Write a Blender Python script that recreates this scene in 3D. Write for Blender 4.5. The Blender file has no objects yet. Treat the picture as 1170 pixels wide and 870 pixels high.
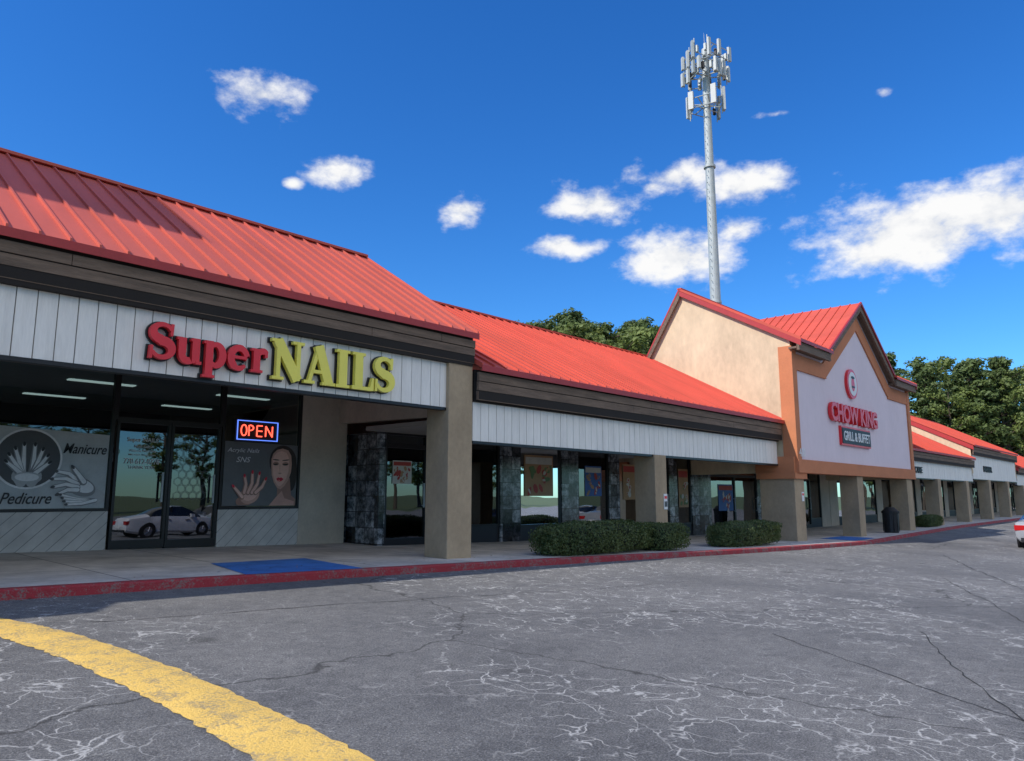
import bpy, math, random
import numpy as np
from mathutils import Vector, Matrix, Euler
random.seed(7); rng=np.random.default_rng(7)
S=1.15
scn=bpy.context.scene
scn.view_settings.view_transform='Standard'; scn.view_settings.look='None'; scn.view_settings.exposure=0
A=math.radians(42.34); P=math.radians(8.88)

# ---------------------------------------------------------------- materials
def newmat(name):
    m=bpy.data.materials.new(name); m.use_nodes=True
    nt=m.node_tree; b=nt.nodes['Principled BSDF']
    return m,nt,b
def N(nt,t,**kw):
    n=nt.nodes.new(t)
    for k,v in kw.items(): setattr(n,k,v)
    return n
def coords(nt,scale=(1,1,1)):
    tc=N(nt,'ShaderNodeTexCoord'); mp=N(nt,'ShaderNodeMapping'); mp.inputs['Scale'].default_value=scale
    nt.links.new(tc.outputs['Object'],mp.inputs['Vector']); return mp.outputs['Vector']
def noise(nt,vec,scale,detail=4,rough=.6):
    n=N(nt,'ShaderNodeTexNoise'); n.inputs['Scale'].default_value=scale; n.inputs['Detail'].default_value=detail
    n.inputs['Roughness'].default_value=rough; nt.links.new(vec,n.inputs['Vector']); return n.outputs['Fac']
def ramp(nt,fac,stops):
    r=N(nt,'ShaderNodeValToRGB'); e=r.color_ramp.elements
    while len(e)<len(stops): e.new(.5)
    for i,(p,c) in enumerate(stops):
        e[i].position=p; e[i].color=(c[0],c[1],c[2],1) if hasattr(c,'__len__') else (c,c,c,1)
    nt.links.new(fac,r.inputs['Fac']); return r.outputs['Color']
def mix(nt,fac,a,b,mode='MIX'):
    m=N(nt,'ShaderNodeMix',data_type='RGBA',blend_type=mode)
    if isinstance(fac,(int,float)): m.inputs[0].default_value=fac
    else: nt.links.new(fac,m.inputs[0])
    for i,v in ((6,a),(7,b)):
        if isinstance(v,(tuple,list)): m.inputs[i].default_value=(v[0],v[1],v[2],1)
        else: nt.links.new(v,m.inputs[i])
    return m.outputs[2]
def mth(nt,op,a,b=None,c=None):
    m=N(nt,'ShaderNodeMath',operation=op)
    for i,v in enumerate((a,b,c)):
        if v is None: continue
        if isinstance(v,(int,float)): m.inputs[i].default_value=v
        else: nt.links.new(v,m.inputs[i])
    return m.outputs[0]
def bump(nt,b,h,strength=.3,dist=.02):
    bp=N(nt,'ShaderNodeBump'); bp.inputs['Strength'].default_value=strength; bp.inputs['Distance'].default_value=dist
    nt.links.new(h,bp.inputs['Height']); nt.links.new(bp.outputs['Normal'],b.inputs['Normal'])
def simple(name,col,rough=.7,var=.15,scale=3,stretch=(1,1,1),bs=.15,bscale=40,metal=0,spec=.5):
    m,nt,b=newmat(name); v=coords(nt,stretch)
    f=noise(nt,v,scale,5); f2=noise(nt,v,scale*9,2)
    f=mth(nt,'ADD',mth(nt,'MULTIPLY',f,.7),mth(nt,'MULTIPLY',f2,.3))
    lo=[c*(1-var) for c in col]; hi=[c*(1+var) for c in col]
    c=ramp(nt,f,[(.32,lo),(.68,hi)]); nt.links.new(c,b.inputs['Base Color'])
    b.inputs['Roughness'].default_value=rough; b.inputs['Metallic'].default_value=metal
    b.inputs['Specular IOR Level'].default_value=spec
    if bs>0: bump(nt,b,noise(nt,v,bscale,3),bs,.01)
    return m
def emis(name,col,st):
    m,nt,b=newmat(name); b.inputs['Base Color'].default_value=(*col,1)
    b.inputs['Emission Color'].default_value=(*col,1); b.inputs['Emission Strength'].default_value=st; return m

M={}
def roofmat(name,c):
    m,nt,b=newmat(name); v=coords(nt,(1,.25,.25)); f=noise(nt,v,1.6,5); v2=coords(nt)
    g=noise(nt,v2,.35,3)
    c1=ramp(nt,f,[(.3,[x*.82 for x in c]),(.7,[x*1.12 for x in c])])
    c2=mix(nt,mth(nt,'MULTIPLY',g,.4),c1,(c[0]*.97,c[1]*1.8,c[2]*1.7))
    nt.links.new(c2,b.inputs['Base Color']); b.inputs['Roughness'].default_value=.6
    b.inputs['Specular IOR Level'].default_value=.3
    bump(nt,b,noise(nt,v2,1.2,2),.22,.02); return m
M['roof1']=roofmat('roof_red_faded',(.56,.100,.070))
M['roof']=roofmat('roof_red',(.61,.085,.055))
M['redtrim']=simple('red_trim',(.42,.03,.03),.5,.12)
M['fascia']=simple('fascia_wood',(.17,.115,.08),.8,.42,2.2,(.6,6,6),.5,14)
M['fasciagap']=simple('fascia_gap',(.02,.015,.012),.9,.1)
M['panel']=simple('painted_board',(.84,.80,.74),.65,.12,1.6,(3,3,.4),.2,20)
M['panelgap']=simple('board_groove',(.26,.24,.22),.9,.1)
M['stucco']=simple('stucco_column',(.40,.30,.195),.95,.2,1.5,(1,1,.7),.6,55)
M['stuccow']=simple('stucco_wall',(.56,.48,.38),.95,.15,2.2,(1,1,.7),.5,50)
M['cream']=simple('stucco_cream',(.66,.52,.34),.95,.2,.8,(1,1,.5),.4,35)
M['lav']=simple('stucco_lavender',(.78,.66,.70),.95,.06,.6,(1,1,.6),.3,35)
M['orange']=simple('trim_orange',(.56,.20,.085),.8,.1,1.5)
M['soffit']=simple('soffit',(.36,.33,.30),.9,.1)
M['frame']=simple('aluminium_dark',(.02,.018,.018),.35,.1,metal=.3,bs=0)
M['black']=simple('black_rubber',(.015,.015,.015),.7,.1)
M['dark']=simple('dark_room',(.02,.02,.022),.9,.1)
M['white']=simple('white_paint',(.78,.78,.76),.6,.05)
M['signred']=simple('sign_red',(.78,.025,.035),.35,.08,bs=0)
M['signyel']=simple('sign_yellow',(.90,.78,.12),.4,.06,bs=0)
M['signblk']=simple('sign_black',(.012,.012,.014),.5,.1,bs=0)
M['galv']=simple('galvanised_steel',(.42,.45,.44),.55,.14,2,metal=.2,bs=0)
M['antenna']=simple('antenna_shell',(.52,.53,.50),.5,.08,bs=0)
M['blue']=simple('ramp_blue',(.04,.17,.50),.8,.3,2.5)
M['room']=simple('room_wall',(.30,.27,.24),.9,.1,bs=0)
M['ceil']=simple('room_ceiling',(.42,.50,.52),.9,.1,bs=0)
M['tube']=emis('ceiling_light',(.85,1,.97),1.0)
M['neonr']=emis('neon_red',(1,.10,.06),2.6)
M['neonb']=emis('neon_blue',(.12,.25,1),1.4)
M['bark']=simple('bark',(.10,.075,.055),.95,.3)
M['litter']=simple('dry_leaf',(.28,.16,.06),.9,.5,5,bs=0)
M['tar']=simple('crack_dark',(.025,.025,.025),.9,.2,bs=0)

def glassmat(name,tint,refl):
    m=bpy.data.materials.new(name); m.use_nodes=True; nt=m.node_tree; nt.nodes.clear()
    o=N(nt,'ShaderNodeOutputMaterial'); t=N(nt,'ShaderNodeBsdfTransparent'); t.inputs[0].default_value=(*tint,1)
    g=N(nt,'ShaderNodeBsdfGlossy'); g.inputs['Roughness'].default_value=.01; g.inputs['Color'].default_value=(.9,.95,1,1)
    fr=N(nt,'ShaderNodeFresnel'); fr.inputs['IOR'].default_value=1.5
    f=mth(nt,'ADD',mth(nt,'MULTIPLY',fr.outputs[0],1.3),refl)
    mx=N(nt,'ShaderNodeMixShader'); nt.links.new(f,mx.inputs[0]); nt.links.new(t.outputs[0],mx.inputs[1]); nt.links.new(g.outputs[0],mx.inputs[2])
    bp=N(nt,'ShaderNodeBump'); bp.inputs['Strength'].default_value=.07; bp.inputs['Distance'].default_value=.05
    nt.links.new(noise(nt,coords(nt),.9,1),bp.inputs['Height']); nt.links.new(bp.outputs[0],g.inputs['Normal'])
    nt.links.new(mx.outputs[0],o.inputs[0]); return m
M['glass']=glassmat('storefront_glass',(.27,.32,.32),.07)
M['glassd']=glassmat('tinted_glass',(.12,.13,.13),.09)

m,nt,b=newmat('slate_tile'); tc=N(nt,'ShaderNodeTexCoord'); sp=N(nt,'ShaderNodeSeparateXYZ'); nt.links.new(tc.outputs['Object'],sp.inputs[0])
cb=N(nt,'ShaderNodeCombineXYZ'); nt.links.new(mth(nt,'ADD',sp.outputs[0],sp.outputs[1]),cb.inputs[0]); nt.links.new(sp.outputs[2],cb.inputs[1])
br=N(nt,'ShaderNodeTexBrick'); nt.links.new(cb.outputs[0],br.inputs['Vector']); br.inputs['Scale'].default_value=1
br.inputs['Brick Width'].default_value=.36; br.inputs['Row Height'].default_value=.36; br.inputs['Mortar Size'].default_value=.010
br.offset=0; br.inputs['Color1'].default_value=(.02,.022,.026,1); br.inputs['Color2'].default_value=(.32,.34,.36,1); br.inputs['Mortar'].default_value=(.03,.03,.032,1)
f=noise(nt,tc.outputs['Object'],3.5,7,.8); c=mix(nt,.95,br.outputs['Color'],ramp(nt,f,[(.40,(.10,.11,.12)),(.50,(.75,.78,.8)),(.60,(2.0,1.9,1.85))]),'MULTIPLY')
nt.links.new(c,b.inputs['Base Color']); b.inputs['Roughness'].default_value=.18; bump(nt,b,f,.15,.01); M['slate']=m

m,nt,b=newmat('diagonal_siding'); tc=N(nt,'ShaderNodeTexCoord'); sp=N(nt,'ShaderNodeSeparateXYZ'); nt.links.new(tc.outputs['Object'],sp.inputs[0])
d=mth(nt,'FRACT',mth(nt,'MULTIPLY',mth(nt,'SUBTRACT',sp.outputs[0],mth(nt,'MULTIPLY',sp.outputs[2],1.0)),4.2))
g=mth(nt,'LESS_THAN',d,.06); c=mix(nt,g,ramp(nt,noise(nt,tc.outputs['Object'],3,5),[(.3,(.50,.47,.43)),(.7,(.66,.62,.57))]),(.25,.24,.22))
nt.links.new(c,b.inputs['Base Color']); b.inputs['Roughness'].default_value=.8; bump(nt,b,mth(nt,'SUBTRACT',1.0,g),.5,.01); M['kick']=m

# asphalt (old, bleached)
m,nt,b=newmat('asphalt'); v=coords(nt)
fine=noise(nt,v,75,3,.85); mid=noise(nt,v,7,4,.75); big=noise(nt,v,.35,4,.6)
base=ramp(nt,fine,[(.30,(.045,.046,.048)),(.46,(.148,.149,.150)),(.56,(.190,.190,.188)),(.70,(.42,.42,.41))])
base=mix(nt,.75,base,ramp(nt,mid,[(.3,(.70,.70,.72)),(.7,(1.25,1.25,1.23))]),'MULTIPLY')
base=mix(nt,.9,base,ramp(nt,big,[(.32,(.70,.71,.73)),(.68,(1.18,1.17,1.15))]),'MULTIPLY')
nz=N(nt,'ShaderNodeTexNoise'); nz.inputs['Scale'].default_value=1.6; nz.inputs['Detail'].default_value=4; nz.inputs['Roughness'].default_value=.55; nt.links.new(v,nz.inputs['Vector'])
va=N(nt,'ShaderNodeVectorMath',operation='SCALE'); nt.links.new(nz.outputs['Color'],va.inputs[0]); va.inputs['Scale'].default_value=.7
vb=N(nt,'ShaderNodeVectorMath',operation='ADD'); nt.links.new(v,vb.inputs[0]); nt.links.new(va.outputs[0],vb.inputs[1])
def crack(scale,w,lo,hi,seedoff):
    vo=N(nt,'ShaderNodeTexVoronoi',feature='DISTANCE_TO_EDGE'); vo.inputs['Scale'].default_value=scale; nt.links.new(vb.outputs[0],vo.inputs['Vector'])
    e=ramp(nt,vo.outputs['Distance'],[(0,1),(w,0)])
    mm=N(nt,'ShaderNodeMapping'); mm.inputs['Location'].default_value=(seedoff,seedoff*.7,0); nt.links.new(v,mm.inputs[0])
    k=ramp(nt,noise(nt,mm.outputs[0],.28,2,.6),[(lo,0),(hi,1)])
    k2=ramp(nt,noise(nt,mm.outputs[0],3,3,.7),[(.42,0),(.54,1)])
    return mth(nt,'MULTIPLY',mth(nt,'MULTIPLY',e,k),k2)
c1=crack(1.5,.018,.44,.54,3.0); c2=crack(3.4,.028,.47,.56,3.0)
ck=mth(nt,'MULTIPLY',mth(nt,'MAXIMUM',c1,c2),.85)
base=mix(nt,ck,base,(.56,.56,.54))
vo=N(nt,'ShaderNodeTexVoronoi',feature='DISTANCE_TO_EDGE'); vo.inputs['Scale'].default_value=.15; nt.links.new(vb.outputs[0],vo.inputs['Vector'])
dk=ramp(nt,vo.outputs['Distance'],[(0,1),(.0035,0)]); base=mix(nt,mth(nt,'MULTIPLY',dk,.75),base,(.03,.03,.03))
sn=ramp(nt,noise(nt,v,1.1,2,.5),[(.70,0),(.76,1)]); base=mix(nt,mth(nt,'MULTIPLY',sn,.45),base,(.045,.045,.045))
nt.links.new(base,b.inputs['Base Color']); b.inputs['Roughness'].default_value=.92; b.inputs['Specular IOR Level'].default_value=.3
bump(nt,b,mth(nt,'ADD',fine,mth(nt,'MULTIPLY',mid,.6)),.7,.016); M['asphalt']=m

m,nt,b=newmat('concrete_walk'); tc=N(nt,'ShaderNodeTexCoord'); br=N(nt,'ShaderNodeTexBrick'); nt.links.new(tc.outputs['Object'],br.inputs['Vector'])
br.inputs['Scale'].default_value=1; br.offset=0; br.inputs['Brick Width'].default_value=1.9; br.inputs['Row Height'].default_value=1.9; br.inputs['Mortar Size'].default_value=.012
br.inputs['Color1'].default_value=(.66,.62,.56,1); br.inputs['Color2'].default_value=(.56,.53,.48,1); br.inputs['Mortar'].default_value=(.2,.19,.17,1)
f=noise(nt,tc.outputs['Object'],1.3,6,.7); c=mix(nt,.9,br.outputs['Color'],ramp(nt,f,[(.32,(.60,.60,.60)),(.62,(1.1,1.1,1.1))]),'MULTIPLY')
nt.links.new(c,b.inputs['Base Color']); b.inputs['Roughness'].default_value=.9; bump(nt,b,noise(nt,tc.outputs['Object'],60,3),.3,.008); M['concrete']=m

def wornpaint(name,c,under,lo,hi,rough=.8):
    m,nt,b=newmat(name); v=coords(nt); f=noise(nt,v,4,8,.78); f2=noise(nt,v,45,3,.7); k=ramp(nt,mth(nt,'ADD',mth(nt,'MULTIPLY',f,.6),mth(nt,'MULTIPLY',f2,.4)),[(lo,0),(hi,1)])
    f3=noise(nt,v,2.5,5,.7); cc=mix(nt,f3,[x*.72 for x in c],[min(1,x*1.2) for x in c])
    nt.links.new(mix(nt,k,under,cc),b.inputs['Base Color']); b.inputs['Roughness'].default_value=rough; bump(nt,b,mth(nt,'ADD',f2,f),.8,.016); return m
M['yellow']=wornpaint('yellow_paint',(.82,.54,.13),(.38,.29,.15),.42,.52)
M['kerbred']=wornpaint('kerb_red_paint',(.38,.03,.04),(.22,.16,.145),.42,.50)

def leafmat(name,a,bc):
    m=bpy.data.materials.new(name); m.use_nodes=True; nt=m.node_tree; b=nt.nodes['Principled BSDF']; o=nt.nodes['Material Output']
    v=coords(nt); f=mth(nt,'ADD',mth(nt,'MULTIPLY',noise(nt,v,.6,2),.6),mth(nt,'MULTIPLY',noise(nt,v,9,1),.4))
    c=ramp(nt,f,[(.35,a),(.65,bc)]); nt.links.new(c,b.inputs['Base Color']); b.inputs['Roughness'].default_value=.6
    t=N(nt,'ShaderNodeBsdfTranslucent'); nt.links.new(c,t.inputs[0]); mx=N(nt,'ShaderNodeMixShader'); mx.inputs[0].default_value=.35
    nt.links.new(b.outputs[0],mx.inputs[1]); nt.links.new(t.outputs[0],mx.inputs[2]); nt.links.new(mx.outputs[0],o.inputs[0]); return m
M['leaf']=leafmat('tree_leaves',(.09,.135,.03),(.25,.31,.08))
M['leaf2']=leafmat('pine_leaves',(.06,.10,.03),(.18,.24,.07))
M['bush']=leafmat('bush_leaves',(.05,.085,.025),(.17,.21,.07))
M['grass']=simple('grass',(.08,.11,.035),.95,.35,1.5)

# ---------------------------------------------------------------- mesh helpers
def empty(name,loc=(0,0,0)):
    e=bpy.data.objects.new(name,None); scn.collection.objects.link(e); e.location=loc; e.empty_display_size=.3; return e
class Mb:
    def __init__(s): s.v=[]; s.f=[]; s.m=[]; s.mats=[]
    def mi(s,mat):
        mat=M[mat] if isinstance(mat,str) else mat
        if mat not in s.mats: s.mats.append(mat)
        return s.mats.index(mat)
    def add(s,vs,fs,mat):
        o=len(s.v); s.v+= [tuple(p) for p in vs]; k=s.mi(mat)
        for f in fs: s.f.append([i+o for i in f]); s.m.append(k)
    def box(s,x0,x1,y0,y1,z0,z1,mat):
        s.add([(x0,y0,z0),(x1,y0,z0),(x1,y1,z0),(x0,y1,z0),(x0,y0,z1),(x1,y0,z1),(x1,y1,z1),(x0,y1,z1)],
              [(0,3,2,1),(4,5,6,7),(0,1,5,4),(1,2,6,5),(2,3,7,6),(3,0,4,7)],mat)
    def prism(s,poly,axis,a,b,mat):
        n=len(poly)
        def mk(p,t):
            return (p[0],t,p[1]) if axis=='Y' else ((t,p[0],p[1]) if axis=='X' else (p[0],p[1],t))
        vs=[mk(p,a) for p in poly]+[mk(p,b) for p in poly]
        fs=[list(range(n))[::-1],list(range(n,2*n))]+[(i,(i+1)%n,n+(i+1)%n,n+i) for i in range(n)]
        s.add(vs,fs,mat)
    def cyl(s,p0,p1,r0,r1,n,mat,caps=True):
        p0=Vector(p0);p1=Vector(p1); d=(p1-p0).normalized(); u=d.orthogonal().normalized(); w=d.cross(u)
        vs=[]; 
        for p,r in ((p0,r0),(p1,r1)):
            for i in range(n):
                t=2*math.pi*i/n; vs.append(p+u*math.cos(t)*r+w*math.sin(t)*r)
        fs=[(i,(i+1)%n,n+(i+1)%n,n+i) for i in range(n)]
        if caps: fs+=[list(range(n))[::-1],list(range(n,2*n))]
        s.add(vs,fs,mat)
    def build(s,name,parent=None,smooth=False,bevel=0):
        me=bpy.data.meshes.new(name); me.from_pydata(s.v,[],s.f)
        for m in s.mats: me.materials.append(m)
        me.polygons.foreach_set('material_index',s.m)
        if smooth: me.polygons.foreach_set('use_smooth',[True]*len(s.f))
        me.update(); 
        import bmesh
        bm=bmesh.new(); bm.from_mesh(me); bmesh.ops.recalc_face_normals(bm,faces=bm.faces); bm.to_mesh(me); bm.free()
        o=bpy.data.objects.new(name,me); scn.collection.objects.link(o)
        if parent: o.parent=parent
        if bevel:
            bv=o.modifiers.new('b','BEVEL'); bv.width=bevel; bv.segments=2; bv.limit_method='ANGLE'
        return o
def interp(x,pts):
    if x<=pts[0][0]: return pts[0][1]
    for (a,p),(b,q) in zip(pts,pts[1:]):
        if x<=b:
            t=(x-a)/(b-a); return p+(q-p)*t
    return pts[-1][1]
def gz(X): return -.754-.0215*max(-10,min(25,X))
def sz(X,Y): return gz(X)-.016*(13-Y)
KP=[(-60,8.4),(3,8.4),(8,8.2),(11.5,8.0),(15,7.75),(18,7.6),(22,7.5),(27,7.65),(32,7.9),(40,8.2),(110,8.2)]
def yk(X): return sum(interp(X+d,KP) for d in (-1.5,-.75,0,.75,1.5))/5
def rz(X,Y):
    k=yk(X); return sz(X,k)-.10-.04*min(max(k-Y,0),12)

# ---------------------------------------------------------------- ground
def grid(name,xs,rows,zf,mat):
    b=Mb(); nx=len(xs); nr=len(rows)
    vs=[]
    for r in rows:
        for x in xs:
            y=r(x); vs.append((x,y,zf(x,y)))
    fs=[(j*nx+i,j*nx+i+1,(j+1)*nx+i+1,(j+1)*nx+i) for j in range(nr-1) for i in range(nx-1)]
    b.add(vs,fs,mat); return b.build(name,smooth=True)
xs=[-60+i*1.0 for i in range(171)]
rows=[(lambda x,t=t: yk(x)-t) for t in [0,1,2,3,4,5,6,7,8,9,10,11,12,14,20,30,45,70]]
grid('asphalt_parking_lot',xs,rows,rz,'asphalt')
grid('sidewalk',xs,[(lambda x: yk(x)+.15),(lambda x:10.5),(lambda x:13),(lambda x:24)],sz,'concrete')
b=Mb(); K=[]
for x in xs:
    k=yk(x); zt=sz(x,k+.15)+.002; zr=rz(x,k)-.05
    K.append([(x,k-.012,zr),(x,k,zt-.02),(x,k+.02,zt),(x,k+.15,zt),(x,k+.15,zt-.2)])
vs=[p for r in K for p in r]
b.add(vs,[(i*5+j,(i+1)*5+j,(i+1)*5+j+1,i*5+j+1) for i in range(len(xs)-1) for j in range(4)],'kerbred'); b.build('kerb')
b=Mb(); b.add([(-1500,-1500,-2.1),(1500,-1500,-2.1),(1500,1500,-2.1),(-1500,1500,-2.1)],[(0,1,2,3)],'grass'); b.build('ground')
b=Mb(); q=[(4.55,8.42),(6.2,8.35),(6.4,10.1),(4.85,9.95)]
b.add([(x,y,sz(x,y)+.006) for x,y in q],[(0,1,2,3)],'blue'); b.build('blue_ramp_marking')
b=Mb(); q=[(24.2,7.85),(26.4,7.9),(26.6,9.0),(24.5,9.0)]
b.add([(x,y,sz(x,y)+.006) for x,y in q],[(0,1,2,3)],'blue'); b.build('blue_ramp_marking')
cl=[(.9,9.0),(1.35,8.0),(1.72,7.2),(1.93,6.3),(2.04,5.2),(2.07,4.2),(2.05,3.1),(1.99,2.0),(1.9,.6)]
def crv(t):
    n=len(cl)-1; i=min(int(t*n),n-1); f=t*n-i
    p=[Vector(cl[max(0,min(n,i+d))]) for d in (-1,0,1,2)]
    return .5*((2*p[1])+(p[2]-p[0])*f+(2*p[0]-5*p[1]+4*p[2]-p[3])*f*f+(3*p[1]-p[0]-3*p[2]+p[3])*f**3)
b=Mb(); R=[]; rs=random.Random(2)
for i in range(161):
    t=.07+.93*i/160; p=crv(t); d=(crv(min(1,t+.01))-crv(t-.01)).normalized(); n=Vector((-d.y,d.x))
    w=.205; e0=rs.uniform(-.014,.014); e1=rs.uniform(-.014,.014)
    for s_,h in ((-1,.004),(-.8,.008),(-.3,.013),(.3,.013),(.8,.008),(1,.004)):
        qq=p+n*(w*s_+(e0 if s_<0 else e1)*(abs(s_)>.9))
        R.append((qq.x,qq.y,rz(qq.x,qq.y)+h))
b.add(R,[(i*6+j,i*6+j+1,(i+1)*6+j+1,(i+1)*6+j) for i in range(160) for j in range(5)],'yellow'); b.build('yellow_road_stripe',smooth=True)
# open cracks and seams in the asphalt
b=Mb(); rs=random.Random(11)
def crackline(p,q,w=.006,n=40,j=.02):
    p=Vector(p);q=Vector(q); d=(q-p).normalized(); nn=Vector((-d.y,d.x)); off=0; prev=None
    for i in range(n+1):
        off=off*.9+rs.uniform(-j,j); c=p.lerp(q,i/n)+nn*off; ww=w*rs.uniform(.4,1.4)
        a=c+nn*ww; e=c-nn*ww; cur=((a.x,a.y,rz(a.x,a.y)+.004),(e.x,e.y,rz(e.x,e.y)+.004))
        if prev: b.add([prev[0],prev[1],cur[1],cur[0]],[(0,1,2,3)],'tar')
        prev=cur
crackline((3.9,.2),(8.5,2.2)); crackline((5.2,.4),(7.0,3.1),.005); crackline((7,-.5),(22,4.9),.009,90,.03); crackline((9.5,1.2),(15,3.4),.006,50); crackline((2.3,6.9),(10,5.6),.006,70,.03); crackline((12.5,3),(13.6,7.4),.006,40)
b.build('asphalt_cracks')
# leaf litter along the kerb
b=Mb()
for i in range(420):
    x=rs.uniform(-3,34); side=rs.random()<.7
    y=yk(x)-abs(rs.gauss(0,.18)) -.01 if side else yk(x)+.2+rs.random()*.8
    z=(rz(x,y) if side else sz(x,y))+.008; a=rs.uniform(0,3.14); r_=rs.uniform(.010,.028)
    b.add([(x+r_*math.cos(a),y+r_*math.sin(a),z),(x-.5*r_*math.sin(a),y+.5*r_*math.cos(a),z+.006),(x-r_*math.cos(a),y-r_*math.sin(a),z+.003),(x+.5*r_*math.sin(a),y-.5*r_*math.cos(a),z)],[(0,1,2,3)],'litter')
b.build('fallen_leaves')

# ---------------------------------------------------------------- building parts
def slope_slab(b,x0,x1,ya,za,yb,zb,th,mat,rib=None,ribmat=None):
    b.prism([(ya,za-th),(ya,za),(yb,zb),(yb,zb-th)],'X',x0,x1,mat)
    if rib:
        n=int((x1-x0)/rib); 
        for i in range(n+1):
            x=x0+.02+i*(x1-x0-.04)/max(n,1)
            b.prism([(ya-.004,za-.01),(ya-.004,za+.04),(yb,zb+.04),(yb,zb-.01)],'X',x-.012,x+.012,ribmat or mat)
def gable_roof(parent,x0,x1,ye,ze,yr,zr,mat,back=None,name='roof',cut=None):
    b=Mb()
    if cut:
        c0,c1,yc=cut; zc=ze+(zr-ze)*(yc-ye)/(yr-ye)
        slope_slab(b,x0,c0,ye,ze,yr,zr,.05,mat,.34); slope_slab(b,c1,x1,ye,ze,yr,zr,.05,mat,.34); slope_slab(b,c0,c1,yc,zc,yr,zr,.05,mat)
        b.box(x0-.003,c0,ye-.015,ye,ze-.10,ze+.002,'redtrim'); b.box(c1,x1+.003,ye-.015,ye,ze-.10,ze+.002,'redtrim')
    else:
        slope_slab(b,x0,x1,ye,ze,yr,zr,.05,mat,.30); b.box(x0-.003,x1+.003,ye-.015,ye,ze-.10,ze+.002,'redtrim')
    yb,zb=back if back else (2*yr-ye,ze)
    slope_slab(b,x0,x1,yb,zb,yr,zr+.003,.05,mat)
    b.box(x0,x1,yr-.08,yr+.08,zr+.0,zr+.045,mat)
    b.build(name,parent)
def fascia(parent,x0,x1,y,z0,z1,name='fascia'):
    b=Mb(); n=3; h=(z1-z0)/n
    b.box(x0+.01,x1-.01,y+.02,y+.10,z0+.01,z1-.01,'fasciagap')
    for i in range(n):
        off=.012*(n-1-i)
        x=x0; 
        while x<x1-.01:
            L=min(4.1+.7*((i*37)%3),x1-x); 
            b.box(x,x+L-.008,y+off,y+.05+off,z0+i*h,z0+(i+1)*h-.014,'fascia'); x+=L
    b.build(name,parent)
def boards(parent,x0,x1,y,z0,z1,step=.2,name='sign_panel'):
    b=Mb(); b.box(x0,x1,y+.02,y+.12,z0,z1,'panelgap'); n=max(1,round((x1-x0)/step)); w=(x1-x0)/n
    for i in range(n):
        o=random.uniform(0,.004); b.box(x0+i*w+.006,x0+(i+1)*w-.006,y+o,y+.03,z0+.004,z1,'panel')
    b.box(x0,x1,y-.012,y+.13,z0-.045,z0,'frame')
    b.build(name,parent)
def column(parent,x0,x1,y0,y1,ztop,name='column'):
    b=Mb(); b.box(x0,x1,y0,y1,sz((x0+x1)/2,y0)-.1,ztop,'stucco'); b.build(name,parent,bevel=.015)

def strip(b,pts,ws,y0,y1,mat,grow=0):
    pts=[Vector(p) for p in pts]; n=len(pts)
    if not hasattr(ws,'__len__'): ws=[ws]*n
    L=[];R_=[]
    for i,p in enumerate(pts):
        d=(pts[min(n-1,i+1)]-pts[max(0,i-1)]).normalized(); nn=Vector((-d.y,d.x)); w=ws[i]/2+grow
        e=d*grow*(-1 if i==0 else (1 if i==n-1 else 0)); L.append(p+nn*w+e); R_.append(p-nn*w+e)
    vs=[(p.x,y0,p.y) for p in L]+[(p.x,y0,p.y) for p in R_]+[(p.x,y1,p.y) for p in L]+[(p.x,y1,p.y) for p in R_]
    fs=[]
    for i in range(n-1):
        fs+=[(i,i+1,n+i+1,n+i),(2*n+i,2*n+i+1,3*n+i+1,3*n+i),(i,i+1,2*n+i+1,2*n+i),(n+i,n+i+1,3*n+i+1,3*n+i)]
    fs+=[(0,n,3*n,2*n),(n-1,2*n-1,4*n-1,3*n-1)]
    b.add(vs,fs,mat)
def arc(cx,cy,rx,ry,a0,a1,n=18):
    return [(cx+rx*math.cos(math.radians(a0+(a1-a0)*i/n)),cy+ry*math.sin(math.radians(a0+(a1-a0)*i/n))) for i in range(n+1)]
def wv(n,a,bm): return [a+(bm-a)*math.sin(math.pi*i/(n-1)) for i in range(n)]
Sc=arc(.40,.74,.27,.20,20,270,16)[:-1]+arc(.40,.29,.29,.215,90,-160,18)
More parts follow.
